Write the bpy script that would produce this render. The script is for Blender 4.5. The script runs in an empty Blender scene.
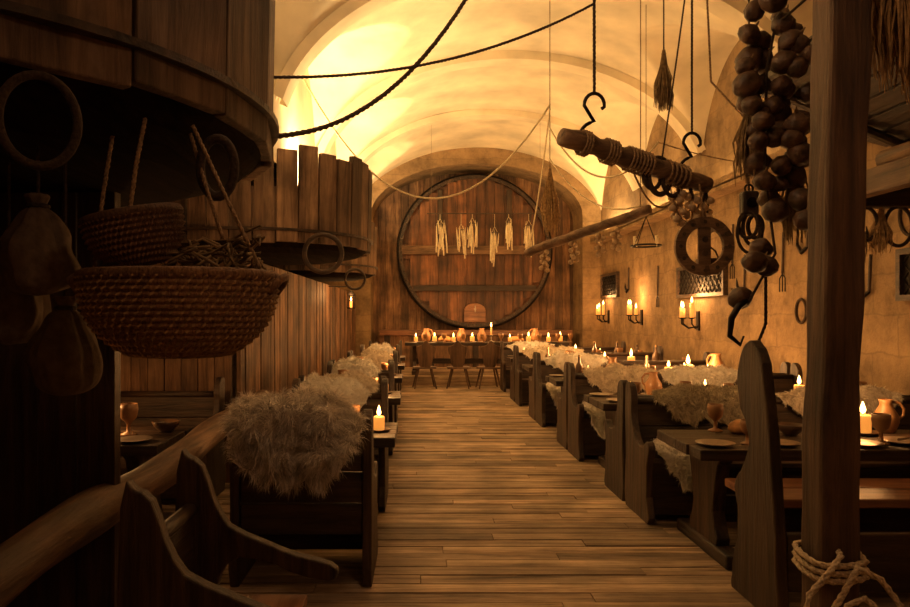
import bpy, math, random
from mathutils import Vector, Matrix, noise
random.seed(7)
COL = bpy.context.scene.collection
R = random.uniform
V = Vector

# ------------------------------------------------------------ mesh builder
class MB:
    def __init__(s): s.v=[]; s.f=[]
    def box(s,c,sz,rot=None):
        b=len(s.v); hx,hy,hz=sz[0]/2,sz[1]/2,sz[2]/2
        for dx,dy,dz in ((-1,-1,-1),(1,-1,-1),(1,1,-1),(-1,1,-1),(-1,-1,1),(1,-1,1),(1,1,1),(-1,1,1)):
            p=V((dx*hx,dy*hy,dz*hz))
            if rot is not None: p=rot@p
            s.v.append(p+V(c))
        for q in ((0,3,2,1),(4,5,6,7),(0,1,5,4),(1,2,6,5),(2,3,7,6),(3,0,4,7)): s.f.append([b+i for i in q])
        return s
    def tube(s,pts,r,n=8,closed=False,cap=True):
        pts=[V(p) for p in pts]; m=len(pts)
        rs=r if isinstance(r,(list,tuple)) else [r]*m
        b=len(s.v); ref=None
        for i,p in enumerate(pts):
            if closed: t=pts[(i+1)%m]-pts[i-1]
            else: t=pts[min(i+1,m-1)]-pts[max(i-1,0)]
            if t.length<1e-9: t=V((0,0,1))
            t.normalize()
            if ref is None:
                a=V((0,0,1)) if abs(t.z)<.9 else V((1,0,0))
                ref=(a-t*a.dot(t)).normalized()
            else:
                ref=ref-t*ref.dot(t)
                ref=ref.normalized() if ref.length>1e-6 else t.orthogonal().normalized()
            bi=t.cross(ref)
            for k in range(n):
                a=2*math.pi*k/n
                s.v.append(p+(ref*math.cos(a)+bi*math.sin(a))*rs[i])
        for i in range(m if closed else m-1):
            j=(i+1)%m
            for k in range(n):
                k2=(k+1)%n
                s.f.append([b+i*n+k,b+i*n+k2,b+j*n+k2,b+j*n+k])
        if not closed and cap:
            s.f.append([b+k for k in range(n)][::-1]); s.f.append([b+(m-1)*n+k for k in range(n)])
        return s
    def lathe(s,prof,n=24,c=(0,0,0)):
        b=len(s.v); m=len(prof)
        for r,z in prof:
            for k in range(n):
                a=2*math.pi*k/n
                s.v.append(V((c[0]+r*math.cos(a),c[1]+r*math.sin(a),c[2]+z)))
        for i in range(m-1):
            for k in range(n):
                k2=(k+1)%n
                s.f.append([b+i*n+k,b+i*n+k2,b+(i+1)*n+k2,b+(i+1)*n+k])
        s.f.append([b+k for k in range(n)][::-1]); s.f.append([b+(m-1)*n+k for k in range(n)])
        return s
    def ring(s,c,R0,r,ax='Y',n=28,k=8,sx=1,sz=1):
        pts=[]
        for i in range(n):
            a=2*math.pi*i/n; u=math.cos(a)*R0*sx; w=math.sin(a)*R0*sz
            d={'Y':V((u,0,w)),'X':V((0,u,w)),'Z':V((u,w,0))}[ax]
            pts.append(V(c)+d)
        return s.tube(pts,r,k,closed=True)
    def prism(s,poly,o,t,plane='YZ'):
        b=len(s.v); n=len(poly)
        for h in (-t/2,t/2):
            for u,w in poly:
                s.v.append(V(o)+(V((h,u,w)) if plane=='YZ' else V((u,h,w))))
        s.f.append([b+i for i in range(n)][::-1]); s.f.append([b+n+i for i in range(n)])
        for i in range(n):
            j=(i+1)%n; s.f.append([b+i,b+j,b+n+j,b+n+i])
        return s

def tag(o,label=None,category=None,group=None,kind=None):
    if label: o["label"]=label
    if category: o["category"]=category
    if group: o["group"]=group
    if kind: o["kind"]=kind
    return o
def mesh(mb,name,mat,parent=None,loc=(0,0,0),rot=(0,0,0),bev=0,smooth=False,**t):
    me=bpy.data.meshes.new(name); me.from_pydata([tuple(v) for v in mb.v],[],mb.f); me.update()
    if mat: me.materials.append(mat)
    if smooth: me.polygons.foreach_set('use_smooth',[True]*len(me.polygons))
    o=bpy.data.objects.new(name,me); COL.objects.link(o)
    o.location=loc; o.rotation_euler=rot
    if parent: o.parent=parent
    if bev:
        m=o.modifiers.new('bevel','BEVEL'); m.width=bev; m.segments=2; m.limit_method='ANGLE'
    return tag(o,**t)
def empty(name,loc,rz=0,label=None,category=None,group=None):
    o=bpy.data.objects.new(name,None); COL.objects.link(o); o.empty_display_size=.1
    o.location=loc; o.rotation_euler=(0,0,rz)
    return tag(o,label,category,group)
def dup(o,loc=None,rz=None,sc=None,parent=None):
    n=o.copy(); COL.objects.link(n)
    if parent: n.parent=parent
    if loc is not None: n.location=loc
    if rz is not None: n.rotation_euler[2]=rz
    if sc is not None: n.scale=(sc,sc,sc)
    for c in list(o.children): dup(c,parent=n)
    return n
def smoothpoly(P,k=4):
    out=[];n=len(P)
    for i in range(n):
        p0,p1,p2,p3=[V((*P[(i+j)%n],0)) for j in (-1,0,1,2)]
        for q in range(k):
            t=q/k
            r=.5*((2*p1)+(p2-p0)*t+(2*p0-5*p1+4*p2-p3)*t*t+(3*p1-p0-3*p2+p3)*t**3)
            out.append((r.x,r.y))
    return out

# ------------------------------------------------------------ materials
def nm(name):
    m=bpy.data.materials.new(name); m.use_nodes=True
    nt=m.node_tree; return m,nt,nt.nodes['Principled BSDF']
def L(nt,a,b): nt.links.new(a,b)
def N(nt,t,**k):
    n=nt.nodes.new(t)
    for a,b in k.items(): setattr(n,a,b)
    return n
def ramp(nt,stops):
    r=N(nt,'ShaderNodeValToRGB'); e=r.color_ramp.elements
    e[0].position=stops[0][0]; e[0].color=(*stops[0][1],1)
    e[1].position=stops[-1][0]; e[1].color=(*stops[-1][1],1)
    for p,c in stops[1:-1]:
        x=e.new(p); x.color=(*c,1)
    return r
def wood(name,dark,light,axis='X',sc=1.0,rough=.55,var=.6,bump=.35,patch=(.6,1.25),spec=.5):
    m,nt,b=nm(name)
    tc=N(nt,'ShaderNodeTexCoord'); mp=N(nt,'ShaderNodeMapping')
    s=[16*sc]*3; s['XYZ'.index(axis)]=1.3*sc; mp.inputs['Scale'].default_value=s
    oi=N(nt,'ShaderNodeObjectInfo'); ge=N(nt,'ShaderNodeNewGeometry')
    ad=N(nt,'ShaderNodeMath',operation='ADD'); L(nt,oi.outputs['Random'],ad.inputs[0]); L(nt,ge.outputs['Random Per Island'],ad.inputs[1])
    mu=N(nt,'ShaderNodeMath',operation='MULTIPLY'); L(nt,ad.outputs[0],mu.inputs[0]); mu.inputs[1].default_value=7.3
    va=N(nt,'ShaderNodeVectorMath',operation='ADD'); L(nt,tc.outputs['Object'],va.inputs[0]); L(nt,mu.outputs[0],va.inputs[1])
    L(nt,va.outputs[0],mp.inputs['Vector'])
    no=N(nt,'ShaderNodeTexNoise'); no.inputs['Scale'].default_value=1; no.inputs['Detail'].default_value=8; no.inputs['Roughness'].default_value=.7; no.inputs['Distortion'].default_value=.5
    L(nt,mp.outputs[0],no.inputs['Vector'])
    mid=tuple((a+c)/2 for a,c in zip(dark,light))
    rp=ramp(nt,[(.33,tuple(x*.35 for x in dark)),(.43,dark),(.56,mid),(.7,light)]); L(nt,no.outputs['Fac'],rp.inputs[0])
    mr=N(nt,'ShaderNodeMapRange'); L(nt,ge.outputs['Random Per Island'],mr.inputs[0]); mr.inputs[3].default_value=1-var*.6; mr.inputs[4].default_value=1+var*.6
    n2=N(nt,'ShaderNodeTexNoise'); n2.inputs['Scale'].default_value=2.2; n2.inputs['Detail'].default_value=5; L(nt,tc.outputs['Object'],n2.inputs['Vector'])
    mr2=N(nt,'ShaderNodeMapRange'); L(nt,n2.outputs['Fac'],mr2.inputs[0]); mr2.inputs[1].default_value=.32; mr2.inputs[2].default_value=.68; mr2.inputs[3].default_value=patch[0]; mr2.inputs[4].default_value=patch[1]
    mm=N(nt,'ShaderNodeMath',operation='MULTIPLY'); L(nt,mr.outputs[0],mm.inputs[0]); L(nt,mr2.outputs[0],mm.inputs[1])
    mx=N(nt,'ShaderNodeVectorMath',operation='SCALE'); L(nt,rp.outputs[0],mx.inputs[0]); L(nt,mm.outputs[0],mx.inputs['Scale'])
    L(nt,mx.outputs[0],b.inputs['Base Color']); b.inputs['Roughness'].default_value=rough
    b.inputs['Specular IOR Level'].default_value=spec
    bp=N(nt,'ShaderNodeBump'); bp.inputs['Strength'].default_value=bump; bp.inputs['Distance'].default_value=.02
    L(nt,no.outputs['Fac'],bp.inputs['Height']); L(nt,bp.outputs[0],b.inputs['Normal'])
    return m
def plain(name,c,rough=.6,metal=0,nscale=8,amt=.35,bump=.2,emit=None,es=0,bd=.01):
    m,nt,b=nm(name)
    tc=N(nt,'ShaderNodeTexCoord'); no=N(nt,'ShaderNodeTexNoise'); no.inputs['Scale'].default_value=nscale; no.inputs['Detail'].default_value=5
    L(nt,tc.outputs['Object'],no.inputs['Vector'])
    rp=ramp(nt,[(.3,tuple(x*(1-amt) for x in c)),(.7,tuple(min(1,x*(1+amt)) for x in c))]); L(nt,no.outputs['Fac'],rp.inputs[0])
    L(nt,rp.outputs[0],b.inputs['Base Color']); b.inputs['Roughness'].default_value=rough; b.inputs['Metallic'].default_value=metal
    bp=N(nt,'ShaderNodeBump'); bp.inputs['Strength'].default_value=bump; bp.inputs['Distance'].default_value=bd
    L(nt,no.outputs['Fac'],bp.inputs['Height']); L(nt,bp.outputs[0],b.inputs['Normal'])
    if emit: b.inputs['Emission Color'].default_value=(*emit,1); b.inputs['Emission Strength'].default_value=es
    return m
def furmat(name,c1,c2):
    m,nt,b=nm(name); ge=N(nt,'ShaderNodeNewGeometry')
    tc=N(nt,'ShaderNodeTexCoord'); no=N(nt,'ShaderNodeTexNoise'); no.inputs['Scale'].default_value=7; L(nt,tc.outputs['Object'],no.inputs['Vector'])
    ad=N(nt,'ShaderNodeMath',operation='ADD'); L(nt,ge.outputs['Random Per Island'],ad.inputs[0]); L(nt,no.outputs['Fac'],ad.inputs[1])
    mr=N(nt,'ShaderNodeMapRange'); L(nt,ad.outputs[0],mr.inputs[0]); mr.inputs[1].default_value=.4; mr.inputs[2].default_value=1.4
    rp=ramp(nt,[(0,c1),(1,c2)]); L(nt,mr.outputs[0],rp.inputs[0])
    L(nt,rp.outputs[0],b.inputs['Base Color']); b.inputs['Roughness'].default_value=.9
    b.inputs['Specular IOR Level'].default_value=.15
    return m
def stonewall(name,c):
    m,nt,b=nm(name); tc=N(nt,'ShaderNodeTexCoord'); sp=N(nt,'ShaderNodeSeparateXYZ'); cb=N(nt,'ShaderNodeCombineXYZ')
    n0=N(nt,'ShaderNodeTexNoise'); n0.inputs['Scale'].default_value=2.5; L(nt,tc.outputs['Object'],n0.inputs['Vector'])
    sc=N(nt,'ShaderNodeVectorMath',operation='SCALE'); sc.inputs['Scale'].default_value=.16; L(nt,n0.outputs['Color'],sc.inputs[0])
    av=N(nt,'ShaderNodeVectorMath',operation='ADD'); L(nt,tc.outputs['Object'],av.inputs[0]); L(nt,sc.outputs[0],av.inputs[1])
    L(nt,av.outputs[0],sp.inputs[0]); L(nt,sp.outputs['Y'],cb.inputs[0]); L(nt,sp.outputs['Z'],cb.inputs[1])
    br=N(nt,'ShaderNodeTexBrick'); br.inputs['Scale'].default_value=1; br.inputs['Brick Width'].default_value=.8; br.inputs['Row Height'].default_value=.42
    br.inputs['Mortar Size'].default_value=.018; br.inputs['Mortar Smooth'].default_value=1
    br.inputs['Color1'].default_value=(*c,1); br.inputs['Color2'].default_value=(*[x*.82 for x in c],1); br.inputs['Mortar'].default_value=(*[x*.72 for x in c],1)
    L(nt,cb.outputs[0],br.inputs['Vector'])
    no=N(nt,'ShaderNodeTexNoise'); no.inputs['Scale'].default_value=2.2; no.inputs['Detail'].default_value=11; no.inputs['Roughness'].default_value=.72; L(nt,tc.outputs['Object'],no.inputs['Vector'])
    rp=ramp(nt,[(.32,(.4,.36,.32)),(.5,(.82,.78,.74)),(.66,(1.12,1.08,1))]); L(nt,no.outputs['Fac'],rp.inputs[0])
    mx=N(nt,'ShaderNodeMix',data_type='RGBA',blend_type='MULTIPLY'); mx.inputs['Factor'].default_value=1
    L(nt,br.outputs['Color'],mx.inputs[6]); L(nt,rp.outputs[0],mx.inputs[7]); L(nt,mx.outputs[2],b.inputs['Base Color'])
    b.inputs['Roughness'].default_value=.88
    bp=N(nt,'ShaderNodeBump'); bp.inputs['Strength'].default_value=.9; bp.inputs['Distance'].default_value=.05
    L(nt,no.outputs['Fac'],bp.inputs['Height']); L(nt,bp.outputs[0],b.inputs['Normal'])
    return m

M_floor=wood('floor_planks',(.27,.18,.11),(.62,.46,.31),'X',.8,.6,.7,.9,(.55,1.25),.35)
M_vault=plain('plaster_vault',(.76,.65,.46),.9,0,1.3,.22,.4,bd=.05)
M_wall=stonewall('stone_plaster',(.38,.26,.14))
M_dx=wood('dark_wood_x',(.028,.015,.009),(.09,.05,.027),'X',1,.45,.6,.8)
M_dy=wood('dark_wood_y',(.028,.015,.009),(.09,.05,.027),'Y',1,.48,.6,.8)
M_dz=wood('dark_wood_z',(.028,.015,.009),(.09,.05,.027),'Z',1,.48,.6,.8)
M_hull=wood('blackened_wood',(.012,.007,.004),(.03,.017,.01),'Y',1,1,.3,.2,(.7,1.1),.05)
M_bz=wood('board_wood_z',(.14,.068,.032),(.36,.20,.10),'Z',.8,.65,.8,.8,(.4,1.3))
M_stave=wood('stave_wood',(.13,.075,.042),(.36,.23,.14),'Z',.8,.7,.9,1,(.35,1.3))
M_head=wood('barrel_head_wood',(.08,.032,.014),(.26,.11,.046),'Z',.5,.55,.8,.5,(.4,1.3))
M_red=wood('red_brown_wood',(.22,.09,.045),(.42,.2,.09),'X',.8,.4,.4)
M_post=wood('post_wood',(.08,.042,.023),(.21,.115,.062),'Z',.7,.65,.3,1)
M_logx=wood('log_wood_x',(.12,.066,.036),(.3,.18,.1),'X',.8,.65,.3,.9)
M_logy=wood('log_wood_y',(.12,.064,.034),(.30,.17,.09),'Y',.8,.55,.3,.8)
M_iron=plain('black_iron',(.02,.016,.014),.45,.8,20,.4,.3)
M_rope=plain('rope_fibre',(.28,.18,.10),.9,0,90,.5,.6)
M_ropep=plain('pale_rope_fibre',(.55,.43,.28),.9,0,90,.4,.6)
M_roped=plain('dark_rope_fibre',(.045,.027,.016),.9,0,90,.5,.6)
M_cord=plain('pale_cord',(.8,.68,.46),.9,0,60,.2,.4)
M_straw=wood('coiled_straw',(.2,.1,.048),(.44,.25,.12),'Z',6,.7,.2,.8)
M_strawd=wood('dark_straw',(.10,.05,.026),(.23,.12,.06),'Z',6,.7,.2,.8)
M_cloth=plain('sack_cloth',(.13,.09,.06),.9,0,30,.3,.5)
M_wax=plain('wax',(.85,.5,.2),.45,0,10,.1,.1,(1,.34,.05),.8)  # emission stands in for flame light glowing through the wax
M_tallow=plain('tallow',(.85,.74,.52),.5,0,10,.15,.2)
M_flame=plain('flame',(1,.7,.3),.5,0,1,.01,0,(1,.5,.14),14)
M_pewter=plain('pewter',(.4,.34,.28),.35,.85,12,.2,.15)
M_clay=plain('clay',(.34,.17,.07),.45,0,10,.25,.2)
M_claydk=plain('dark_glazed_clay',(.10,.055,.03),.3,0,10,.25,.2)
M_bread=plain('bread_crust',(.5,.25,.09),.75,0,14,.4,.5)
M_gourd=plain('gourd_skin',(.075,.038,.021),.5,0,14,.65,.8,bd=.02)
M_herb=plain('dried_herb',(.2,.13,.06),.9,0,30,.5,.5)
M_hay=plain('hay',(.38,.24,.11),.9,0,30,.5,.5)
M_garlic=plain('garlic_skin',(.5,.36,.22),.6,0,20,.3,.3)
M_black=plain('dark_opening',(.012,.008,.005),.7,0,5,.3,.2)
M_fur1=furmat('fur_grey_blond',(.34,.28,.22),(1,.9,.76))
M_fur2=furmat('fur_white',(.78,.7,.58),(1,.97,.9))
M_fur3=furmat('fur_grey',(.34,.29,.2),(.78,.68,.5))
M_fur4=furmat('fur_tan',(.6,.49,.36),(1,.9,.74))

# ------------------------------------------------------------ room shell
XL,XU,XR,YF,YA,YB=-3.1,-1.8,4.86,-1.5,18.8,20.0
mb=MB(); y=YF; PW=.135
while y<YB:
    x=XL-R(0,2.0)
    while x<XR:
        l=R(1.8,3.2); a=max(x,XL); c=min(x+l,XR)
        if c-a>.02: mb.box(((a+c)/2,y+PW/2,-.03+R(-.004,.004)),(c-a-.005,PW-.010,.06))
        x+=l
    y+=PW
mesh(mb,'floor',M_floor,kind='structure')
CX,A,ZS,BL=1.55,3.42,3.85,3.35
def vz(x,y):
    q=1-((x-CX)/A)**2; hm=ZS+2.25*math.sqrt(max(q,0))
    t=((y-YA)%BL)/BL*2-1
    hc=ZS+1.95*math.sqrt(max(0,1-t*t))
    return max(hm,hc)
mb=MB(); nx,ny=120,330
for j in range(ny+1):
    for i in range(nx+1):
        x=XU-.02+(XR-XU+.04)*i/nx; yy=YF+(YA+.02-YF)*j/ny
        mb.v.append(V((x,yy,vz(x,yy)+.02*noise.noise(V((x*.8,yy*.8,0))))))
for j in range(ny):
    for i in range(nx):
        a=j*(nx+1)+i; mb.f.append([a,a+nx+1,a+nx+2,a+1])
mesh(mb,'ceiling',M_vault,smooth=True,kind='structure')
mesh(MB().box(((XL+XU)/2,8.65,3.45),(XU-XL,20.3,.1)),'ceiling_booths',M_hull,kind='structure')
for k,yb in enumerate((YA-BL,YA-2*BL,YA-3*BL,YA-4*BL)):
    mb=MB(); pr=[]
    for i in range(61):
        a=math.pi*i/60; x=CX-A*math.cos(a); x=min(max(x,XU),XR); pr.append((x,vz(x,yb)))
    for i in range(60):
        b=len(mb.v)
        for (x,z) in (pr[i],pr[i+1]):
            dx,dz=CX-x,-(z-ZS)-1.2; l=math.hypot(dx,dz); dx,dz=dx/l,dz/l
            for yy,e in ((yb-.2,.0),(yb-.17,.13),(yb+.17,.13),(yb+.2,.0)): mb.v.append(V((x+dx*e,yy,z+dz*e)))
        for q in range(3): mb.f.append([b+q,b+q+1,b+4+q+1,b+4+q])
    mesh(mb,'trim_%d'%(k+1),M_vault,kind='structure')
mesh(MB().box((XL-.1,9.25,1.75),(.2,21.5,3.5)),'wall_left',M_wall,kind='structure')
mesh(MB().box((XU-.06,9.25,4.9),(.12,21.5,3.0)),'wall_left_upper',M_vault,kind='structure')
mesh(MB().box((XR+.1,9.25,3),(.2,21.5,6)),'wall_right',M_wall,kind='structure')
mesh(MB().box(((XL+XR)/2,YF-.1,3.1),(XR-XL+.4,.2,6.2)),'wall_front',M_wall,kind='structure')
AX,AW,AS,AR=1.52,2.85,4.25,1.42
mb=MB(); n=40
pts=[(AX+AW*math.cos(math.pi*(1-i/n)),AS+AR*math.sin(math.pi*(1-i/n))) for i in range(n+1)]
def quad(a,b,c,d):
    q=len(mb.v); mb.v.extend([V(a),V(b),V(c),V(d)]); mb.f.append([q,q+1,q+2,q+3])
for i in range(n):
    (x0,z0),(x1,z1)=pts[i],pts[i+1]
    quad((x0,YA,z0),(x1,YA,z1),(x1,YA,6.3),(x0,YA,6.3))
    quad((x0,YA,z0),(x0,YB,z0),(x1,YB,z1),(x1,YA,z1))
quad((XL,YA,0),(AX-AW,YA,0),(AX-AW,YA,6.3),(XL,YA,6.3))
quad((AX+AW,YA,0),(XR,YA,0),(XR,YA,6.3),(AX+AW,YA,6.3))
quad((AX-AW,YA,0),(AX-AW,YB,0),(AX-AW,YB,AS),(AX-AW,YA,AS))
quad((AX+AW,YA,0),(AX+AW,YB,0),(AX+AW,YB,AS),(AX+AW,YA,AS))
mesh(mb,'wall_back',M_wall,kind='structure')
mb=MB(); x=AX-AW-.1
while x<AX+AW+.1:
    mb.box((x+.11,YB+.03+R(-.01,.01),3.1),(.212,.06,6.2)); x+=.22
mesh(mb,'wall_recess',M_bz,kind='structure')
mesh(MB().box((XR-.15,9.25,3.55),(.3,21.4,.09)).box((XR-.28,9.25,3.63),(.04,21.4,.12)),'trim_5',M_wall,kind='structure')
def window(i,y0,y1,z0,z1):
    yc,zc=(y0+y1)/2,(z0+z1)/2; w,h=y1-y0,z1-z0
    b=MB()
    b.box((0,0,h/2+.03),(.08,w+.12,.06)).box((0,0,-h/2-.03),(.08,w+.12,.06)).box((0,w/2+.03,0),(.08,.06,h)).box((0,-w/2-.03,0),(.08,.06,h))
    o=mesh(b,'window_%d'%i,M_dy,loc=(XR-.04,yc,zc),kind='structure')
    mesh(MB().box((.025,0,0),(.03,w,h)),'window_pane',M_black,parent=o)
    b=MB(); k=int(w/.16)
    for q in range(-3,k+3):
        for sg in (-1,1):
            ya=-w/2+q*.16; yb=ya+h*sg
            P0,P1=V((0,ya,-h/2)),V((0,yb,h/2))
            def clip(p,q2):
                if p.y<-w/2: t=(-w/2-p.y)/(q2.y-p.y); return p+(q2-p)*t
                if p.y>w/2: t=(w/2-p.y)/(q2.y-p.y); return p+(q2-p)*t
                return p
            if max(ya,yb)<=-w/2 or min(ya,yb)>=w/2: continue
            b.tube([clip(P0,P1),clip(P1,P0)],.009,5)
    mesh(b,'window_lattice',M_iron,parent=o)
window(1,11.1,13.0,1.97,2.42); window(2,17.1,18.5,2.1,2.6); window(3,6.5,6.98,1.8,2.2)

# ------------------------------------------------------------ vats
def vat(cx,cy,r,zb,h,n,label,gap=.02,hull=.09,rag=.05):
    root=empty('wooden_vat',(cx,cy,zb),0,label,'vat','raised wooden vats')
    b=MB()
    for i in range(n):
        a0=2*math.pi*(i+gap*.3)/n; a1=2*math.pi*(i+1-gap*.3)/n; zt=h+R(-rag,rag); z0=R(-.012,.012); dr=R(-.008,.008)
        q=len(b.v)
        g=2*math.pi/n*gap*R(.4,1.8)
        for (z,rr,gg) in ((z0,r-.02,0),(zt,r,g)):
            for (a,ro) in ((a0+gg,rr+dr),(a1-gg,rr+dr),(a1-gg,rr-.05),(a0+gg,rr-.05)):
                b.v.append(V((ro*math.cos(a),ro*math.sin(a),z)))
        for f in ((0,3,2,1),(4,5,6,7),(0,1,5,4),(1,2,6,5),(2,3,7,6),(3,0,4,7)): b.f.append([q+k for k in f])
    mesh(b,'staves',M_stave,parent=root,bev=.006)
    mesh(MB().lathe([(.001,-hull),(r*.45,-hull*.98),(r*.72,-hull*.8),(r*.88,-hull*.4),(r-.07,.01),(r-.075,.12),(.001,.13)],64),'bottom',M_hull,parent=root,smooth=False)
    b=MB(); z=.10; b.lathe([(r-.016,z),(r+.002,z+.002),(r+.003,z+.026),(r-.012,z+.028)],64)
    mesh(b,'hoop',M_dx,parent=root)
    return root
vat(-1.78,2.7,1.21,2.26,.95,20,'huge dark oak vat with vertical staves raised above a booth',.02,.15)
vat(-1.7,7.4,1.2,2.26,.88,36,'large open oak vat with ragged stave tops on board walls',.06,.09,.07)
vat(-1.85,11.6,1.15,2.26,.8,30,'open oak vat resting on a boarded partition')
def boards(axis,c0,c1,fix,z1,mat,name,label,w=.17,th=.05):
    b=MB(); L0=c1-c0; x=c0
    n=max(1,round(L0/w)); w=L0/n
    for i in range(n):
        xx=x+w*(i+.5); t=th+R(-.012,.012)
        b.box(((xx-(c0+c1)/2) if axis=='X' else 0,(xx-(c0+c1)/2) if axis=='Y' else 0,z1/2),
              (w-.007,t,z1) if axis=='X' else (t,w-.007,z1))
    loc=((c0+c1)/2,fix,0) if axis=='X' else (fix,(c0+c1)/2,0)
    return mesh(b,name,mat,loc=loc,bev=.004,label=label,category='partition',group='booth partitions')
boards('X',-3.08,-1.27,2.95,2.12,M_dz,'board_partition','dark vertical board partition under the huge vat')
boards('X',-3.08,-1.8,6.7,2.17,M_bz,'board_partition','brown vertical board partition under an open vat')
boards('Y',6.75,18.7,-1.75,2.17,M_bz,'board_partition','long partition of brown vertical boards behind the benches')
pts=[];rs=[]
for i in range(44):
    t=i/43; y=1.5+5.1*t
    pts.append(V((-1.27-.05*(y-2.1)+.015*math.sin(y*2.1),y,.80+.012*math.sin(y*3)))); rs.append(.088+.014*noise.noise(V((0,y*2,0))))
mesh(MB().tube(pts,rs,16),'log_rail',M_logy,smooth=True,label='long round peeled log rail running past the benches',category='log')
for y in (1.8,6.3):
    mesh(MB().tube([(0,0,0),(0,0,.73)],.06,10),'rail_post',M_dz,loc=(-1.27-.05*(y-2.1),y,0),label='short round post carrying the log rail',category='post',group='rail posts')

# ------------------------------------------------------------ great barrel
gb=empty('great_barrel',(1.51,19.35,3.36),0,'giant wine cask with round board front set under the arch','barrel')
rb=2.07
b=MB(); x=-rb+.03; w=.26
while x<rb-.02:
    x1=min(x+w,rb-.01); xm=max(abs(x),abs(x1)); hl=math.sqrt(max((rb-.02)**2-min(xm,rb-.03)**2,.001))
    b.box(((x+x1)/2,.06+R(-.006,.006),0),(x1-x-.008,.08,2*hl)); x+=w
mesh(b,'barrel_head',M_head,parent=gb)
mesh(MB().prism([(rb*math.cos(2*math.pi*i/64),rb*math.sin(2*math.pi*i/64)) for i in range(64)],(0,.14,0),.05,'XZ'),'head_backing',M_head,parent=gb)
b=MB(); n=64
for i in range(n):
    a0=2*math.pi*(i+.015)/n; a1=2*math.pi*(i+.985)/n; q=len(b.v)
    for y,rr in ((-.08,rb+.02),(.6,rb+.09)):
        for a,ro in ((a0,rr),(a1,rr),(a1,rr-.09),(a0,rr-.09)): b.v.append(V((ro*math.cos(a),y,ro*math.sin(a))))
    for f in ((0,3,2,1),(4,5,6,7),(0,1,5,4),(1,2,6,5),(2,3,7,6),(3,0,4,7)): b.f.append([q+k for k in f])
mesh(b,'barrel_staves',M_dy,parent=gb)
mesh(MB().ring((0,.05,0),rb+.045,.05,'Y',72,8),'barrel_hoop',M_iron,parent=gb,smooth=True)
mesh(MB().box((0,-.04,.03),(2*rb-.12,.1,.24)),'cross_beam',M_logx,parent=gb,bev=.01)
mesh(MB().box((0,-.03,-1.02),(3.4,.08,.16)),'cross_beam',M_dx,parent=gb,bev=.01)
for sx in (-.95,.95): mesh(MB().box((sx,-.02,.95),(.14,.06,1.5)),'upright_batten',M_dz,parent=gb,bev=.01)
dp=[(-.3,0),(.3,0)]+[(.3*math.cos(math.pi*i/10),.3+.22*math.sin(math.pi*i/10)) for i in range(11)]
mesh(MB().prism(dp,(0,-.05,-1.95),.08,'XZ'),'barrel_hatch',M_red,parent=gb,bev=.01)
mesh(MB().tube([(0,-.05,-1.6),(0,-.25,-1.6)],.03,10).tube([(0,-.2,-1.68),(0,-.2,-1.5)],.018,8),'barrel_tap',M_pewter,parent=gb)
sh=empty('barrel_cradle',(1.51,19.2,0),0,'heavy timber cradle carrying the giant cask','cradle')
mesh(MB().box((0,0,1.12),(5.2,.7,.14)),'cradle_beam',M_red,parent=sh,bev=.01)
for sx in (-2.4,-1.2,0,1.2,2.4): mesh(MB().box((sx,0,.525),(.16,.5,1.05)),'cradle_post',M_dz,parent=sh,bev=.01)
b=MB()
for i in range(26): b.box((-2.5+i*.2,-.2,.54),(.19,.04,1.0))
mesh(b,'cradle_boards',M_bz,parent=sh)
b=MB()
for i in range(20): b.box((0,i*.145-1.38,.1),(5.4,.138,.2))
mesh(b,'wooden_platform',M_floor,loc=(1.5,17.3,0),label='low raised platform of floor planks below the cask',category='platform')

# ------------------------------------------------------------ lights
def area(loc,sx,sy,p,rot=(math.pi,0,0),c=(1,.69,.32)):
    l=bpy.data.lights.new('cove_lamp','AREA'); l.shape='RECTANGLE'; l.size=sx; l.size_y=sy; l.energy=p; l.color=c
    o=bpy.data.objects.new('cove_lamp',l); COL.objects.link(o); o.location=loc; o.rotation_euler=rot
def point(loc,p,c=(1,.47,.15),r=.03,name='candle_glow'):
    l=bpy.data.lights.new(name,'POINT'); l.energy=p; l.color=c; l.shadow_soft_size=r
    o=bpy.data.objects.new(name,l); COL.objects.link(o); o.location=loc
for y,p in ((17.1,80),(13.8,150),(10.4,190),(4.9,60),(1.5,4)):
    area((XU+.2,y,3.5),.2,1.7,p,(math.pi,math.radians(-4),0))
for y,p in ((17.1,95),(13.8,34),(10.4,6)):
    area((XR-.13,y,3.65),.12,2.0,p,(math.pi,math.radians(8),0),(1,.62,.24))
point((1.2,.5,3.4),22,(1,.57,.3),.2,'entrance_fill')  # added fill light above the frame for the near left, no real fitting
point((0,3.1,4.1),34,(1,.6,.32),.2,'hall_fill')  # added fill over the near fur and benches, no lamp hangs here
point((-.3,6.9,4.4),20,(1,.58,.27),.3,'hall_fill')  # added fill along the aisle, no real fitting
point((.4,12.0,4.3),16,(1,.57,.25),.3,'hall_fill')  # same kind of added fill, farther down the aisle

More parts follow.
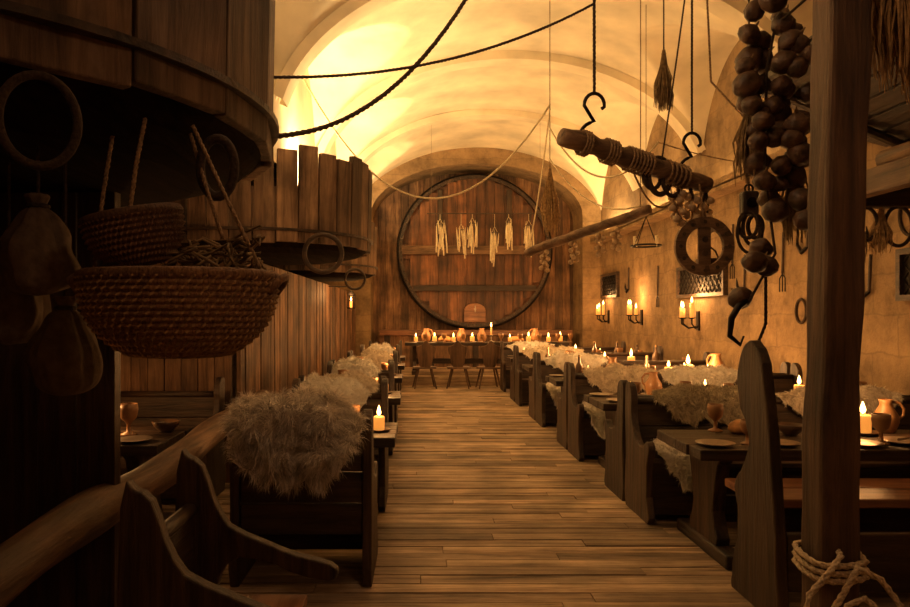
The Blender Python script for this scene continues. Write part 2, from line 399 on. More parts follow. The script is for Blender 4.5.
# ------------------------------------------------------------ small things (prototypes)
PR={}
def flamemesh(k=1.2): 
    return MB().lathe([(a*k,c*k) for a,c in [(.001,0),(.010,.010),(.013,.024),(.009,.042),(.005,.056),(.001,.068)]],10)
def build_pillar():
    r=empty('candle',(0,0,0),0,'short thick candle burning on a dark dish','candle')
    mesh(MB().lathe([(.001,0),(.07,0),(.085,.015),(.08,.018),(.05,.01),(.001,.01)],24),'candle_dish',M_claydk,parent=r,smooth=True)
    mesh(MB().lathe([(.001,.011),(.04,.011),(.041,.1),(.036,.108),(.025,.1),(.001,.098)],20),'wax',M_wax,parent=r,smooth=True)
    mesh(MB().tube([(0,0,.098),(.002,0,.118)],.002,5),'wick',M_black,parent=r)
    mesh(flamemesh(),'flame',M_flame,parent=r,loc=(0,0,.112),smooth=True); return r
def build_taper():
    r=empty('candlestick',(0,0,0),0,'tall candle burning in a turned candlestick','candlestick')
    mesh(MB().lathe([(.001,0),(.06,0),(.055,.012),(.015,.03),(.012,.06),(.02,.075),(.012,.09),(.02,.12),(.035,.13),(.035,.136),(.001,.136)],20),'candle_holder',M_pewter,parent=r,smooth=True)
    mesh(MB().tube([(0,0,.136),(0,0,.28)],.015,12),'wax',M_wax,parent=r,smooth=True)
    mesh(flamemesh(),'flame',M_flame,parent=r,loc=(0,0,.285),smooth=True); return r
def build_plate():
    return mesh(MB().lathe([(.001,0),(.07,0),(.075,.006),(.12,.016),(.122,.02),(.075,.011),(.001,.008)],32),'plate',M_pewter,smooth=True,label='round pewter plate on a table',category='plate')
def build_goblet():
    return mesh(MB().lathe([(.001,0),(.045,0),(.042,.008),(.012,.02),(.01,.06),(.018,.07),(.042,.095),(.05,.14),(.046,.17),(.042,.17),(.044,.14),(.034,.1),(.001,.085)],22),'goblet',M_clay,smooth=True,label='stemmed clay goblet on a table',category='goblet')
def build_jug():
    r=empty('jug',(0,0,0),0,'bellied glazed clay jug with a handle','jug')
    mesh(MB().lathe([(.001,0),(.06,0),(.07,.02),(.09,.08),(.085,.13),(.05,.19),(.042,.22),(.05,.25),(.044,.25),(.037,.22),(.04,.19),(.001,.03)],26),'jug_body',M_clay,parent=r,smooth=True)
    mesh(MB().tube([(.045,0,.23),(.09,0,.225),(.12,0,.18),(.115,0,.13),(.085,0,.1)],.011,8),'handle',M_clay,parent=r,smooth=True); return r
def build_loaf():
    b=MB(); b.lathe([(.001,0),(.07,.0),(.095,.025),(.09,.055),(.06,.085),(.03,.095),(.001,.098)],20)
    for v in b.v:
        v.x*=1.25; v+=V((1,1,1))*.008*noise.noise(v*22)
    return mesh(b,'bread_loaf',M_bread,smooth=True,label='round crusty bread loaf on a table',category='bread')
def build_bowl():
    return mesh(MB().lathe([(.001,0),(.045,0),(.05,.01),(.085,.04),(.1,.075),(.094,.077),(.078,.045),(.04,.018),(.001,.014)],26),'bowl',M_claydk,smooth=True,label='small dark glazed bowl on a table',category='bowl')
def build_bottle():
    r=empty('clay_bottle',(0,0,0),0,'slim dark clay bottle with a cork','bottle')
    mesh(MB().lathe([(.001,0),(.045,0),(.052,.03),(.055,.12),(.045,.17),(.02,.21),(.017,.27),(.023,.28),(.001,.28)],20),'bottle_body',M_claydk,parent=r,smooth=True)
    mesh(MB().lathe([(.001,.275),(.014,.275),(.016,.31),(.001,.31)],10),'cork',M_hay,parent=r); return r
BLD=dict(pillar=build_pillar,taper=build_taper,plate=build_plate,goblet=build_goblet,jug=build_jug,loaf=build_loaf,bowl=build_bowl,bottle=build_bottle)
GR=dict(pillar='table candles',taper='tall table candles',plate='pewter plates on the tables',goblet='goblets on the tables',jug='clay jugs on the tables',loaf='bread loaves on the tables',bowl='bowls on the tables',bottle='clay bottles on the tables')
def put(kind,loc,rz=0,sc=1,label=None):
    if kind not in PR:
        o=BLD[kind](); o["group"]=GR[kind]; PR[kind]=o; o.location=loc; o.rotation_euler[2]=rz; o.scale=(sc,)*3
    else: o=dup(PR[kind],loc,rz,sc)
    if label: o["label"]=label
    return o
def candle(loc,p=6,kind='pillar',sc=1,label=None):
    o=put(kind,loc,R(0,6),sc,label)
    for c in o.children:
        if c.name.startswith('flame'): c.scale=(1,1,R(.7,1.15))
    point((loc[0],loc[1],loc[2]+(.25 if kind=='pillar' else .43)*sc),p*1.05,r=.045)

# ------------------------------------------------------------ tables and benches
def table(x0,x1,y0,y1,z=.75,label='dark plank table with slab trestle legs on sled feet',zb=0,mat=None,group='trestle tables'):
    w,d=x1-x0,y1-y0
    r=empty('trestle_table',((x0+x1)/2,(y0+y1)/2,zb),0,label,'table',group)
    b=MB(); n=4
    for i in range(n): b.box((R(-.01,.01),-d/2+d*(i+.5)/n,z-.035),(w,d/n-.006,.07))
    mesh(b,'table_top',mat or M_dx,parent=r,bev=.006)
    for s in (-1,1):
        lx=s*(w/2-.22)
        poly=smoothpoly([(-.22,.08),(-.16,.3),(-.24,.62),(-.3,.68),(.3,.68),(.24,.62),(.16,.3),(.22,.08)],3)
        mesh(MB().prism([(p[0],min(max(p[1],.08),z-.07)) for p in poly],(lx,0,0),.09),'leg',M_dz,parent=r,bev=.008)
        mesh(MB().box((lx,0,.045),(.13,d+.05,.09)),'sled_foot',M_dy,parent=r,bev=.015)
    mesh(MB().box((0,0,.3),(w-.35,.05,.13)),'stretcher',M_dx,parent=r,bev=.006)
    return r
PROF=[(-.04,0),(.52,0),(.5,.2),(.5,.43),(.55,.57),(.5,.63),(.4,.57),(.28,.58),(.18,.66),(.12,.8),(.12,.94),(.06,1.03),(-.03,1.03),(-.06,.92),(-.04,.45)]
def rough(poly,s=1,a=.008): return [(u+a*noise.noise(V((u*14,w*14,s))),max(0,w+(a*noise.noise(V((u*14,w*14,s+7))) if w>.01 else 0))) for u,w in poly]
def bench(x0,x1,yb,face=1,top=1.0,label='dark carved wooden settle with curved end boards',rz=None,loc=None,seatmat=None,group='carved settles',prof=None,sm=3,backtop=.86):
    w=x1-x0
    if rz is None: rz=0 if face>0 else math.pi
    r=empty('settle_bench',loc or ((x0+x1)/2,yb,0),rz,label,'bench',group)
    poly=rough([(p[0],max(0,p[1]*top)) for p in (smoothpoly(prof or PROF,sm))],R(0,9))
    for s in (-1,1):
        mesh(MB().prism(poly,(s*(w/2-.03),0,0),.055),'end_board',M_dz,parent=r,bev=.008)
    b=MB().box((0,.14,.44),(w-.12,.21,.04)).box((0,.37,.44),(w-.12,.22,.04))
    mesh(b,'seat',seatmat or M_dx,parent=r,bev=.006)
    b=MB(); hgt=backtop*top; b0=.3
    for i in range(3): b.box((0,.0,b0+(hgt-b0)*(i+.5)/3),(w-.12,.035,(hgt-b0)/3-.006))
    mesh(b,'backrest',M_dx,parent=r,bev=.005)
    mesh(MB().tube([(-w/2+.06,0,hgt+.02),(w/2-.06,0,hgt+.02)],.03,10),'top_rail',M_dx,parent=r,smooth=True)
    mesh(MB().box((0,.46,.24),(w-.12,.03,.36)),'front_board',M_dx,parent=r,bev=.005)
    return r
rng=random.Random(3)
RX=1.76
for i in range(5):
    y0=4.4+2.3*i
    table(RX,4.5,y0,y0+.8)
    bench(RX-.03,4.4,y0+1.46,-1)
    if i>0: bench(RX-.03,4.4,y0-.66,1)
r=empty('settle_bench',(3.22,3.66,0),0,'tall dark settle with high carved wing end board','bench','carved settles')
WP=rough(smoothpoly([(-.06,0),(.25,0),(.46,0),(.43,.2),(.36,.42),(.42,.6),(.34,.72),(.25,.85),(.27,.98),(.36,1.1),(.38,1.28),(.31,1.42),(.2,1.46),(.1,1.34),(.03,1.05),(-.04,.6),(-.06,.3)],4),3,.014)
for s in (-1,1): mesh(MB().prism(WP,(s*1.36,0,0),.06),'end_board',M_dz,parent=r,bev=.01)
mesh(MB().box((0,.32,.56),(2.65,.26,.05)).box((0,.58,.56),(2.65,.24,.05)),'seat',M_red,parent=r,bev=.008)
mesh(MB().box((0,-.03,.32),(2.65,.05,.3)),'backrest',M_dx,parent=r,bev=.008)
mesh(MB().box((0,.5,.26),(2.65,.04,.52)),'front_board',M_dx,parent=r,bev=.005)
LX0,LX1=-1.12,-.28
for i in range(5):
    y0=4.85+2.3*i; xo=-.03*i
    table(LX0+.02,LX1+.1+xo,y0,y0+.7)
    bench(LX0,LX1+xo,y0+1.35,-1)
    bench(LX0,LX1+xo,y0-.7,1)
ARM=[(-.05,0),(.2,0),(.46,0),(.46,.2),(.45,.42),(.14,.42),(.12,.54),(.2,.62),(.34,.59),(.47,.54),(.57,.52),(.61,.555),(.57,.59),(.44,.625),(.3,.68),(.16,.75),(.09,.87),(.05,1.0),(-.01,1.04),(-.06,.98)]
bench(0,.6,0,1,.98,'dark plank settle facing the aisle with swooping arms',rz=-math.pi/2,loc=(-.94,2.62,0),seatmat=M_red,prof=ARM,sm=2,backtop=.8)
table(-2.95,-1.72,4.55,5.35,label='dark plank table inside a booth behind the log rail')
bench(-2.95,-1.78,6.35,-1)

# tableware on the right-hand tables
for i in range(5):
    y0=4.4+2.3*i; z=.752
    for j,x in enumerate([1.95,2.4,2.85,3.3,3.75,4.15]):
        if i==0 and x>3.0: continue
        put('plate',(x+rng.uniform(-.05,.05),y0+.16+rng.uniform(-.02,.02),z))
        if rng.random()<.85: put('goblet',(x+.2+rng.uniform(-.02,.02),y0+.2+rng.uniform(-.03,.03),z),0,rng.uniform(.9,1.2))
        if i and rng.random()<.6: put('plate',(x+rng.uniform(-.05,.05),y0+.66,z))
        if i and rng.random()<.5: put('bottle',(x+.18,y0+.36,z),0,rng.uniform(.9,1.2))
        if i and rng.random()<.4: put('loaf' if rng.random()<.5 else 'bowl',(x+.12,y0+.5,z),rng.uniform(0,3),.9)
put('loaf',(2.34,5.05,.752),.3,1,'round orange-brown bread loaf beside a goblet')
put('goblet',(2.16,5.12,.752),0,1.15)
put('bowl',(2.62,4.95,.752)); 
candle((3.15,4.98,.752),8,'pillar',1.3,'thick glowing candle beside a jug')
put('jug',(3.38,5.08,.752),-.3,.95,'honey-coloured clay jug lit by a candle')
put('plate',(3.2,4.62,.752),0,1.2,'pewter plate near the table edge')
mesh(MB().tube([(-.1,0,.0),(.02,0,.0)],.009,8).box((.08,0,0),(.13,.02,.003)),'table_knife',M_pewter,loc=(3.2,4.6,.79),rot=(0,0,.5),label='knife with round handle resting on a plate',category='knife')
candle((2.9,7.12,.752),9,'pillar',1.0); put('jug',(3.4,7.2,.752),.5,1.1); candle((3.9,7.2,.752),9,'pillar',1.2); put('jug',(2.45,7.35,.752),2.5,1.0); candle((2.15,7.15,.752),3,'pillar',.9)
candle((3.6,9.4,.752),44,'pillar',1.7,'large candle burning brightly amid dishes'); candle((3.38,9.52,.752),9,'pillar',1.3); candle((3.82,9.3,.752),7,'pillar',1.1); candle((3.48,9.22,.752),7,'pillar',1.2)
put('jug',(4.02,9.5,.752),2,1.3); put('jug',(2.6,9.45,.752),1,1.1); candle((2.25,9.35,.752),5,'pillar'); candle((3.0,9.3,.752),5,'pillar')
candle((3.5,11.6,.752),28,'pillar',1.5); candle((3.1,11.75,.752),6,'pillar',1.2); put('jug',(2.5,11.8,.752)); candle((2.2,11.6,.752),7,'pillar')
candle((3.1,13.95,.752),20,'pillar',1.4); put('jug',(2.6,14.0,.752)); candle((2.1,14.1,.752),9); candle((3.6,14.0,.752),8)
candle((-.3,5.12,.752),7,'pillar',1.0,'glowing candle in a dark cup at the table end')
put('loaf',(-.72,5.3,.752),0,1.1); put('jug',(-.95,5.35,.752),2,1.0)
for i in range(5):
    y0=4.85+2.3*i
    put('plate',(-.62,y0+.18,.752)); put('goblet',(-.5,y0+.42,.752)); 
    if i: candle((-.35-.03*i,y0+.4,.752),9,'pillar',1.0); put('jug',(-.85,y0+.5,.752),i)
put('goblet',(-2.06,4.95,.752),0,1.3,'clay goblet glowing on a booth table'); put('plate',(-1.92,4.7,.752)); put('plate',(-2.5,4.75,.752)); put('bowl',(-1.85,5.1,.752))
candle((-2.4,4.98,.752),18,'pillar',1.2)
table(-.35,3.5,16.35,17.15,.75,'long pale-lit table set on the platform below the cask',zb=.2)
for i,x in enumerate([-.1,.35,.8,1.25,1.7,2.15,2.6,3.05,3.35]):
    candle((x,16.75+rng.uniform(-.15,.15),.952),8 if i%2==0 else 4,'taper' if i==4 else 'pillar',rng.uniform(1.0,1.4))
    put('plate',(x+.1,16.48,.952)); put('goblet',(x+.22,16.58,.952),0,1.2)
for x in (.15,1.0,1.5,2.8): put('jug',(x,17.0,.952),x,1.3)
for x in (.6,2.35): put('loaf',(x,17.0,.952),x,1.5)
def chair(loc,rz,proto=[None]):
    if proto[0]: return dup(proto[0],loc,rz)
    r=empty('wooden_chair',loc,rz,'peasant plank chair with splayed legs and carved back','chair','plank chairs')
    mesh(MB().prism(smoothpoly([(-.2,-.18),(.2,-.18),(.23,.18),(-.23,.18)],2),(0,0,0),.04,'XZ'),'seat',M_logx,parent=r,loc=(0,0,.45),rot=(math.pi/2,0,0),bev=.006)
    for sx in (-1,1):
        for sy in (-1,1):
            mesh(MB().tube([(sx*.14,sy*.12,.44),(sx*.24,sy*.2,0)],[.022,.016],8),'leg',M_post,parent=r)
    mesh(MB().prism(smoothpoly([(-.1,0),(.1,0),(.17,.25),(.21,.45),(.1,.5),(0,.6),(-.1,.5),(-.21,.45),(-.17,.25)],3),(0,0,0),.03,'XZ'),'backrest',M_post,parent=r,loc=(0,-.17,.46),rot=(math.radians(12),0,0),bev=.005)
    proto[0]=r; return r
for x,rz in ((.1,.1),(.85,-.15),(1.5,.1)): chair((x,15.35,0),rz)

# ------------------------------------------------------------ furs
def prof_eval(P,v):
    t=v*(len(P)-1); i=min(int(t),len(P)-2); t-=i
    p0=P[max(i-1,0)];p1=P[i];p2=P[i+1];p3=P[min(i+2,len(P)-1)]
    return tuple(.5*((2*b)+(c-a)*t+(2*a-5*b+4*c-d)*t*t+(3*b-a-3*c+d)*t**3) for a,b,c,d in zip(p0,p1,p2,p3))
def fur(x0,x1,y,z,P,mat,n,ln,label,seed=0,lump=.04,wid=.006,clump=.9,group='sheepskins and furs',name='fur_throw',droop=.13):
    rg=random.Random(seed); b=MB(); w=x1-x0; cx=(x0+x1)/2
    def S(u,v):
        e=1-.2*abs(noise.noise(V((v*3,seed,1)))) - .3*(2*abs(v-.5))**2
        vv=.5+(v-.5)*(1-.4*abs(noise.noise(V((u*4,seed,5))))-.5*(2*abs(u-.5))**3)
        dy,dz=prof_eval(P,vv)
        p=V(((u-.5)*w*e,dy,dz-droop*(2*abs(u-.5))**2.6))
        nn=noise.noise(V((u*w*6,vv*4,seed)))+.6*noise.noise(V((u*w*14,vv*9,seed)))
        c=V((p.x*.8,0,-.3)); d=(p-c).normalized()
        return p+d*(lump*nn+.02)
    nu,nv=34,26
    for j in range(nv+1):
        for i in range(nu+1): b.v.append(S(i/nu,j/nv))
    for j in range(nv):
        for i in range(nu):
            a=j*(nu+1)+i; b.f.append([a,a+1,a+nu+2,a+nu+1])
    G=60; grid=[[None]*(G+1) for _ in range(G+1)]
    for k in range(n):
        u,v=rg.random(),rg.random(); gi,gj=int(u*G),int(v*G)
        if grid[gi][gj] is None:
            uu,v2=(gi+.5)/G,(gj+.5)/G
            p=S(uu,v2); du=(S(min(uu+.02,1),v2)-S(max(uu-.02,0),v2)); dv=(S(uu,min(v2+.02,1))-S(uu,max(v2-.02,0)))
            du/= (min(uu+.02,1)-max(uu-.02,0)); dv/=(min(v2+.02,1)-max(v2-.02,0))
            nr=du.cross(dv)
            nr=nr.normalized() if nr.length>1e-9 else V((0,0,1))
            if nr.dot(p-V((p.x*.7,0,-.3)))<0: nr=-nr
            cl=V((noise.noise(p*16+V((seed,0,0))),noise.noise(p*16+V((0,seed+3,0))),noise.noise(p*16+V((0,0,seed+9)))))*2
            grid[gi][gj]=(p,du,dv,nr,cl,uu,v2)
        p,du,dv,nr,cl,uu,v2=grid[gi][gj]
        p=p+du*(u-uu)+dv*(v-v2)
        d=(nr*.8+cl*clump+V((rg.uniform(-.5,.5),rg.uniform(-.5,.5),rg.uniform(-.5,.3)))).normalized()
        l=ln*rg.uniform(.5,1.15); sd=d.cross(V((rg.uniform(-1,1),rg.uniform(-1,1),rg.uniform(-1,1))))
        if sd.length<1e-5: continue
        sd=sd.normalized()*wid
        p1=p+d*l*.4; d2=(d+V((rg.uniform(-.4,.4),rg.uniform(-.4,.4),-.6))).normalized(); p2=p1+d2*l*.35
        d3=(d2+V((rg.uniform(-.5,.5),rg.uniform(-.5,.5),-.7))).normalized(); p3=p2+d3*l*.35
        q=len(b.v); b.v.extend([p-sd,p+sd,p1+sd*.9,p1-sd*.9,p2+sd*.6,p2-sd*.6,p3]); b.f.append([q,q+1,q+2,q+3]); b.f.append([q+3,q+2,q+4,q+5]); b.f.append([q+5,q+4,q+6])
    return mesh(b,name,mat,loc=(cx,y,z),smooth=True,label=label,category='fur',group=group)
OV=[(-.13,-.38),(-.17,-.2),(-.15,-.02),(0,.09),(.14,-.02),(.15,-.28)]
OVs=[(-.10,-.24),(-.11,-.12),(-.09,0),(0,.05),(.10,-.01),(.12,-.2)]
SEAT=[(-.10,-.26),(-.09,-.12),(-.05,.0),(.08,.03),(.25,.04),(.38,.06)]
fur(-1.12,-.34,4.15,1.02,OV,M_fur1,34000,.09,'shaggy grey-brown and blond fur draped over a settle back',1,.12,.0015,1.2)
# left row: separate pelts, one on each settle of a pair where the photo shows them
fur(-1.12,-.46,6.2,.96,OVs,M_fur2,14000,.05,'creamy white sheepskin draped over a settle back',2,.06,.002)
fur(-1.0,-.4,6.5,.99,OVs,M_fur4,9000,.05,'tan sheepskin draped over a settle back',22,.06,.0025)
fur(-1.08,-.5,8.5,.98,OVs,M_fur2,8000,.05,'cream sheepskin draped over a settle back',3,.06,.003)
fur(-.98,-.42,10.78,.98,OVs,M_fur4,5000,.05,'white sheepskin draped over a settle back',4,.05,.004)
fur(-1.0,-.48,13.1,.98,OVs,M_fur2,3000,.05,'pale sheepskin draped over a settle back',5,.05,.005)
fur(1.95,2.85,5.9,.92,OVs,M_fur3,16000,.05,'long grey-green fleece over a settle back',6,.05,.002,droop=.06)
fur(1.82,2.36,5.43,.52,SEAT,M_fur2,13000,.05,'white curly fleece hanging over a settle seat',7,.05,.0022,droop=0)
fur(3.0,4.0,5.9,.92,OVs,M_fur4,8000,.05,'tan fleece over a settle back',8,.04,.003,droop=.06)
fur(1.80,2.3,7.73,.52,SEAT,M_fur2,9000,.05,'pale fleece hanging over a settle seat',9,.05,.003,droop=0)
fur(1.9,2.75,8.2,.92,OVs,M_fur4,7000,.05,'honey-coloured fleece over a settle back',10,.05,.003,droop=.06)
fur(2.8,3.7,8.2,.92,OVs,M_fur2,6000,.05,'pale fleece over a settle back',13,.05,.003,droop=.06)
fur(1.85,2.8,10.5,.94,OVs,M_fur2,5000,.05,'pale fleece over a settle back',11,.05,.004,droop=.06)
fur(1.80,2.3,10.03,.52,SEAT,M_fur2,5000,.05,'pale fleece hanging over a settle seat',15,.05,.004,droop=0)
fur(1.85,3.0,12.8,.94,OVs,M_fur4,3000,.05,'tan fleece over a settle back',12,.05,.005,droop=.06)
fur(1.85,2.9,15.1,.94,OVs,M_fur2,2000,.05,'pale fleece over a settle back',14,.05,.007,droop=.06)

# ------------------------------------------------------------ post, beams, knot
PX=1.645
p=empty('timber_post',(PX,2.8,0),0,'thick rough-hewn square timber post','post')
b=MB(); m=24
for i in range(m+1):
    z=3.3*i/m; ox=.02*(z-1)+.010*noise.noise(V((z*1.3,0,0))); h=.078+.014*noise.noise(V((0,z*2.5,3)))
    for sx,sy in ((-1,-1),(1,-1),(1,1),(-1,1)): b.v.append(V((ox+sx*h,sy*h,z)))
for i in range(m):
    for k in range(4):
        k2=(k+1)%4; b.f.append([i*4+k,i*4+k2,i*4+4+k2,i*4+4+k])
b.f.append([3,2,1,0]); b.f.append([m*4+k for k in range(4)])
mesh(b,'post_shaft',M_post,parent=p,bev=.018)
mesh(MB().box((3.18,2.8,3.4),(3.35,.2,.2)),'ceiling_beam',M_dx,bev=.015,label='heavy dark beam from post to stone wall',category='beam')
def twist(name,pts,r,mat,label,tagged=True,parent=None,cat='rope',group=None):
    P=[V(q) for q in pts]; out=[P[0]]; step=r*2.2
    for a,c in zip(P,P[1:]):
        d=(c-a).length; k=max(1,int(d/step))
        for i in range(1,k+1): out.append(a+(c-a)*i/k)
    b=MB(); pitch=r*9
    s=0; frames=[]; ref=None
    for i,q in enumerate(out):
        t=(out[min(i+1,len(out)-1)]-out[max(i-1,0)]).normalized()
        if ref is None: ref=t.orthogonal().normalized()
        ref=(ref-t*ref.dot(t)).normalized()
        if i: s+=(q-out[i-1]).length
        frames.append((q,ref.copy(),t.cross(ref),s))
    for k in range(3):
        pp=[q+(a*math.cos(2*math.pi*(s/pitch+k/3))+c*math.sin(2*math.pi*(s/pitch+k/3)))*r*.5 for q,a,c,s in frames]
        b.tube(pp,r*.58,5)
    if tagged: return mesh(b,name,mat,parent=parent,smooth=True,label=label,category=cat,group=group)
    return mesh(b,name,mat,parent=parent,smooth=True)
def cat(A,B,sag,n=24):
    A,B=V(A),V(B); return [A+(B-A)*(i/n)-V((0,0,sag*4*(i/n)*(1-i/n))) for i in range(n+1)]
pts=[]
for i in range(80):
    a=i/80*2*math.pi*3.2; h=.106/max(abs(math.cos(a)),abs(math.sin(a)))**.6
    pts.append((PX-.01+h*math.cos(a),2.8+h*math.sin(a),.57+.03*i/80*3.2+.02*math.sin(a)))
K=[(-.04,-.13,.68),(-.1,-.17,.64),(-.18,-.17,.55),(-.2,-.18,.5),(-.14,-.2,.46),(-.06,-.17,.54),(0,-.17,.65),(.08,-.18,.61),(.14,-.2,.52),(.1,-.22,.46),(.02,-.18,.54),(-.06,-.2,.52),(-.08,-.2,.4)]
twist('knotted_rope',pts+[(PX+a,2.8+c,d) for a,c,d in K],.013,M_ropep,'pale hemp rope wound and knotted round the post',cat='rope')
b=MB()
for i in range(6): b.box((3.72+i*.2,4.0,2.72),(.19,4.2,.05))
lo=empty('timber_loft',(0,0,0),0,'dark timber loft projecting from the stone wall','loft')
mesh(b,'loft_boards',M_dy,parent=lo)
mesh(MB().box((3.62,4.0,2.66),(.14,4.3,.2)),'edge_beam',M_logy,parent=lo,bev=.015)
for y in (2.4,3.6,4.8,6.0): mesh(MB().box((4.2,y,2.6),(1.32,.14,.16)),'joist',M_dx,parent=lo,bev=.01)
for k,(x,y1,z) in enumerate(((3.72,5.6,2.84),(3.95,5.9,2.85),(3.83,5.2,3.02),(4.2,5.5,2.86))):
    mesh(MB().tube([(x,2.0,z+.0),(x+.02,(2+y1)/2,z-.01),(x,y1,z)],[.1,.095,.08],12),'stored_log',M_logy,smooth=True,label='rough round log stored on the timber loft',category='log',group='logs stored on the loft')
cn=empty('slatted_canopy',(0,0,0),0,'sloping lean-to canopy of overlapping dark slats on the wall','canopy')
b=MB(); n=9; X0,Z0,X1,Z1=3.08,3.78,4.84,3.05
ang=math.atan2(Z1-Z0,X1-X0)
for i in range(n):
    t=(i+.5)/n; b.box((X0+(X1-X0)*t,4.3+R(-.06,.06),Z0+(Z1-Z0)*t),(.25,4.7,.03),Matrix.Rotation(-ang-.12,3,'Y'))
mesh(b,'slats',M_dy,parent=cn,bev=.004)
for y in (2.3,4.2,6.4):
    mesh(MB().tube([(X0-.05,y,Z0-.05),(X1,y,Z1-.08)],.045,8),'rafter',M_dx,parent=cn)
mesh(MB().tube([(X0,2.0,Z0-.1),(X0,6.6,Z0-.1)],.06,10),'purlin',M_dy,parent=cn)

# ------------------------------------------------------------ hanging logs and gear
def hanglog(a,c,r,label,mat):
    A_,B_=V(a),V(c); n=22
    pts=[A_+(B_-A_)*i/n+V((0,0,.014*noise.noise(V((i*.4,r*9,2))))) for i in range(n+1)]
    return mesh(MB().tube(pts,[r*(1+.2*noise.noise(V((i*.7,1,r*30)))-(.12 if i in(0,n) else 0)) for i in range(n+1)],14),'hanging_log',mat,smooth=True,label=label,category='log',group='hanging logs')
A_,B_=V((.97,4.8,2.83)),V((2.16,5.26,2.57))
hanglog(A_,B_,.068,'thick barked log hung from hooks, wound with rope',M_logx)
hanglog((1.3,8.6,2.36),(2.5,7.6,2.75),.055,'slender pale log hung slanting from cords',M_logx)
ax=(B_-A_).normalized(); e1=ax.orthogonal().normalized(); e2=ax.cross(e1)
for t0,t1,k in ((.12,.17,3),(.27,.35,4),(.42,.58,7),(.68,.84,5)):
    pts=[]
    for i in range(k*14):
        a=2*math.pi*i/14; c=A_+(B_-A_)*(t0+(t1-t0)*i/(k*14)); pts.append(c+(e1*math.cos(a)+e2*math.sin(a))*.083)
    twist('rope_winding',pts,.010,M_rope,'hemp rope wound round the hanging log',cat='rope',group='rope windings')
def hook(loc,h,r,label,rz=0):
    pts=[];H=h
    for i in range(13): a=-math.pi*.25+math.pi*1.25*i/12; pts.append(V((.28*H*math.cos(a)*.6,0,H*.78+.2*H*math.sin(a))))
    pts=[V((.12*H,0,.72*H))]+pts[2:]
    for i in range(15): a=math.pi*.5+math.pi*1.35*i/14; pts.append(V((.24*H*math.cos(a),0,.25*H+.25*H*math.sin(a))))
    return mesh(MB().tube(pts,r,8),'iron_hook',M_iron,loc=loc,rot=(0,0,rz),smooth=True,label=label,category='hook',group='iron hooks')
hook((1.22,4.9,2.74),.42,.013,'large black S-shaped iron hook holding a log')
hook((2.02,5.2,2.58),.38,.012,'black iron hook with curled end holding a log')
def hang(x,y,z,r=.009,mat=None,label='rope hanging straight down from the vault',top=None):
    return twist('hanging_rope',[(x,y,top or vz(x,y)+.01),(x,y,z)],r,mat or M_roped,label,group='hanging ropes')
hang(1.22,4.9,3.14,.012); hang(2.02,5.2,2.94,.009); hang(2.42,7.68,2.72,.006,M_rope); hang(1.95,5.6,3.7,.006)
def chain(x,y,z0,z1,s=.03,label='iron chain of oval links'):
    r=empty('iron_chain',(x,y,z1),0,label,'chain','iron chains'); n=int((z1-z0)/(s*1.5)); me=None
    for i in range(min(n,90)):
        if me is None: me=mesh(MB().ring((0,0,0),s*.6,s*.16,'Y',12,5,.7,1.5),'link',M_iron,parent=r,loc=(0,0,-s*.8),smooth=True); 
        else:
            k=me.copy(); COL.objects.link(k); k.parent=r; k.location=(0,0,-s*.8-i*s*1.5); k.rotation_euler=(0,0,(i%2)*math.pi/2)
chain(2.15,5.26,2.1,2.58,.04)
twist('slack_rope',cat((-1.05,3.95,2.62),(1.1,6.4,5.95),.78),.018,M_roped,'thick dark rope slung from the vat to the vault',group='slack ropes')
twist('slack_rope',cat((-.95,3.75,2.88),(1.22,4.9,3.78),.16),.010,M_roped,'thin dark rope slung between vat and hanging rope',group='slack ropes')
twist('slack_rope',cat((2.0,6.5,5.9),(2.66,3.9,3.75),.05),.012,M_roped,'dark rope dropping steeply from the vault',group='slack ropes')
twist('slack_rope',[(2.05,5.2,5.7),(2.12,5.1,3.3),(2.3,4.9,2.95),(2.45,4.6,2.9)],.008,M_rope,'thin rope hanging loosely beside a log',group='slack ropes')
twist('slack_rope',cat((2.3,5.6,5.6),(1.75,5.07,2.72),.1),.007,M_roped,'thin dark line slanting down to the log',group='slack ropes')
twist('slack_rope',cat((1.5,5.03,2.72),(1.98,5.2,2.62),.28),.008,M_rope,'slack rope loop hanging beneath the log',group='slack ropes')
twist('slack_rope',cat((1.8,5.12,2.66),(2.14,5.26,2.6),.34),.008,M_rope,'slack rope loop hanging beneath the log',group='slack ropes')
def cordy(A_,B_,s,r=.012,mat=None): 
    mesh(MB().tube(cat(A_,B_,s),r,6),'pale_cord',mat or M_cord,smooth=True,label='thin pale cord swagged across the vault',category='cord',group='swagged cords')
cordy((-1.8,9.6,5.25),(1.67,9,4.3),1.6); hang(1.67,9,3.35,.006,M_rope,'pale cord hanging from the vault with dried herbs')
cordy((1.67,9,4.25),(1.32,8.5,2.42),.15,.009)
cordy((1.67,9,4.0),(2.62,7.7,3.5),.5); cordy((1.67,9,3.6),(2.42,7.68,2.8),.25,.01)
twist('slack_rope',cat((2.62,7.7,3.5),(4.84,8.4,3.4),.1),.007,M_rope,'thin cord running to the wall cornice',group='slack ropes')
for (t,r0,tt) in ((.6,.09,.016),(.65,.11,.02),(.74,.095,.015),(.93,.08,.014)):
    q=A_+(B_-A_)*t
    mesh(MB().ring((0,0,0),r0,tt,'Y',30,8,1,1.2),'harness_ring',M_roped,loc=(q.x,q.y,q.z-.05),rot=(0,0,.5),smooth=True,label='dark leather harness ring looped on the log',category='ring',group='harness rings')
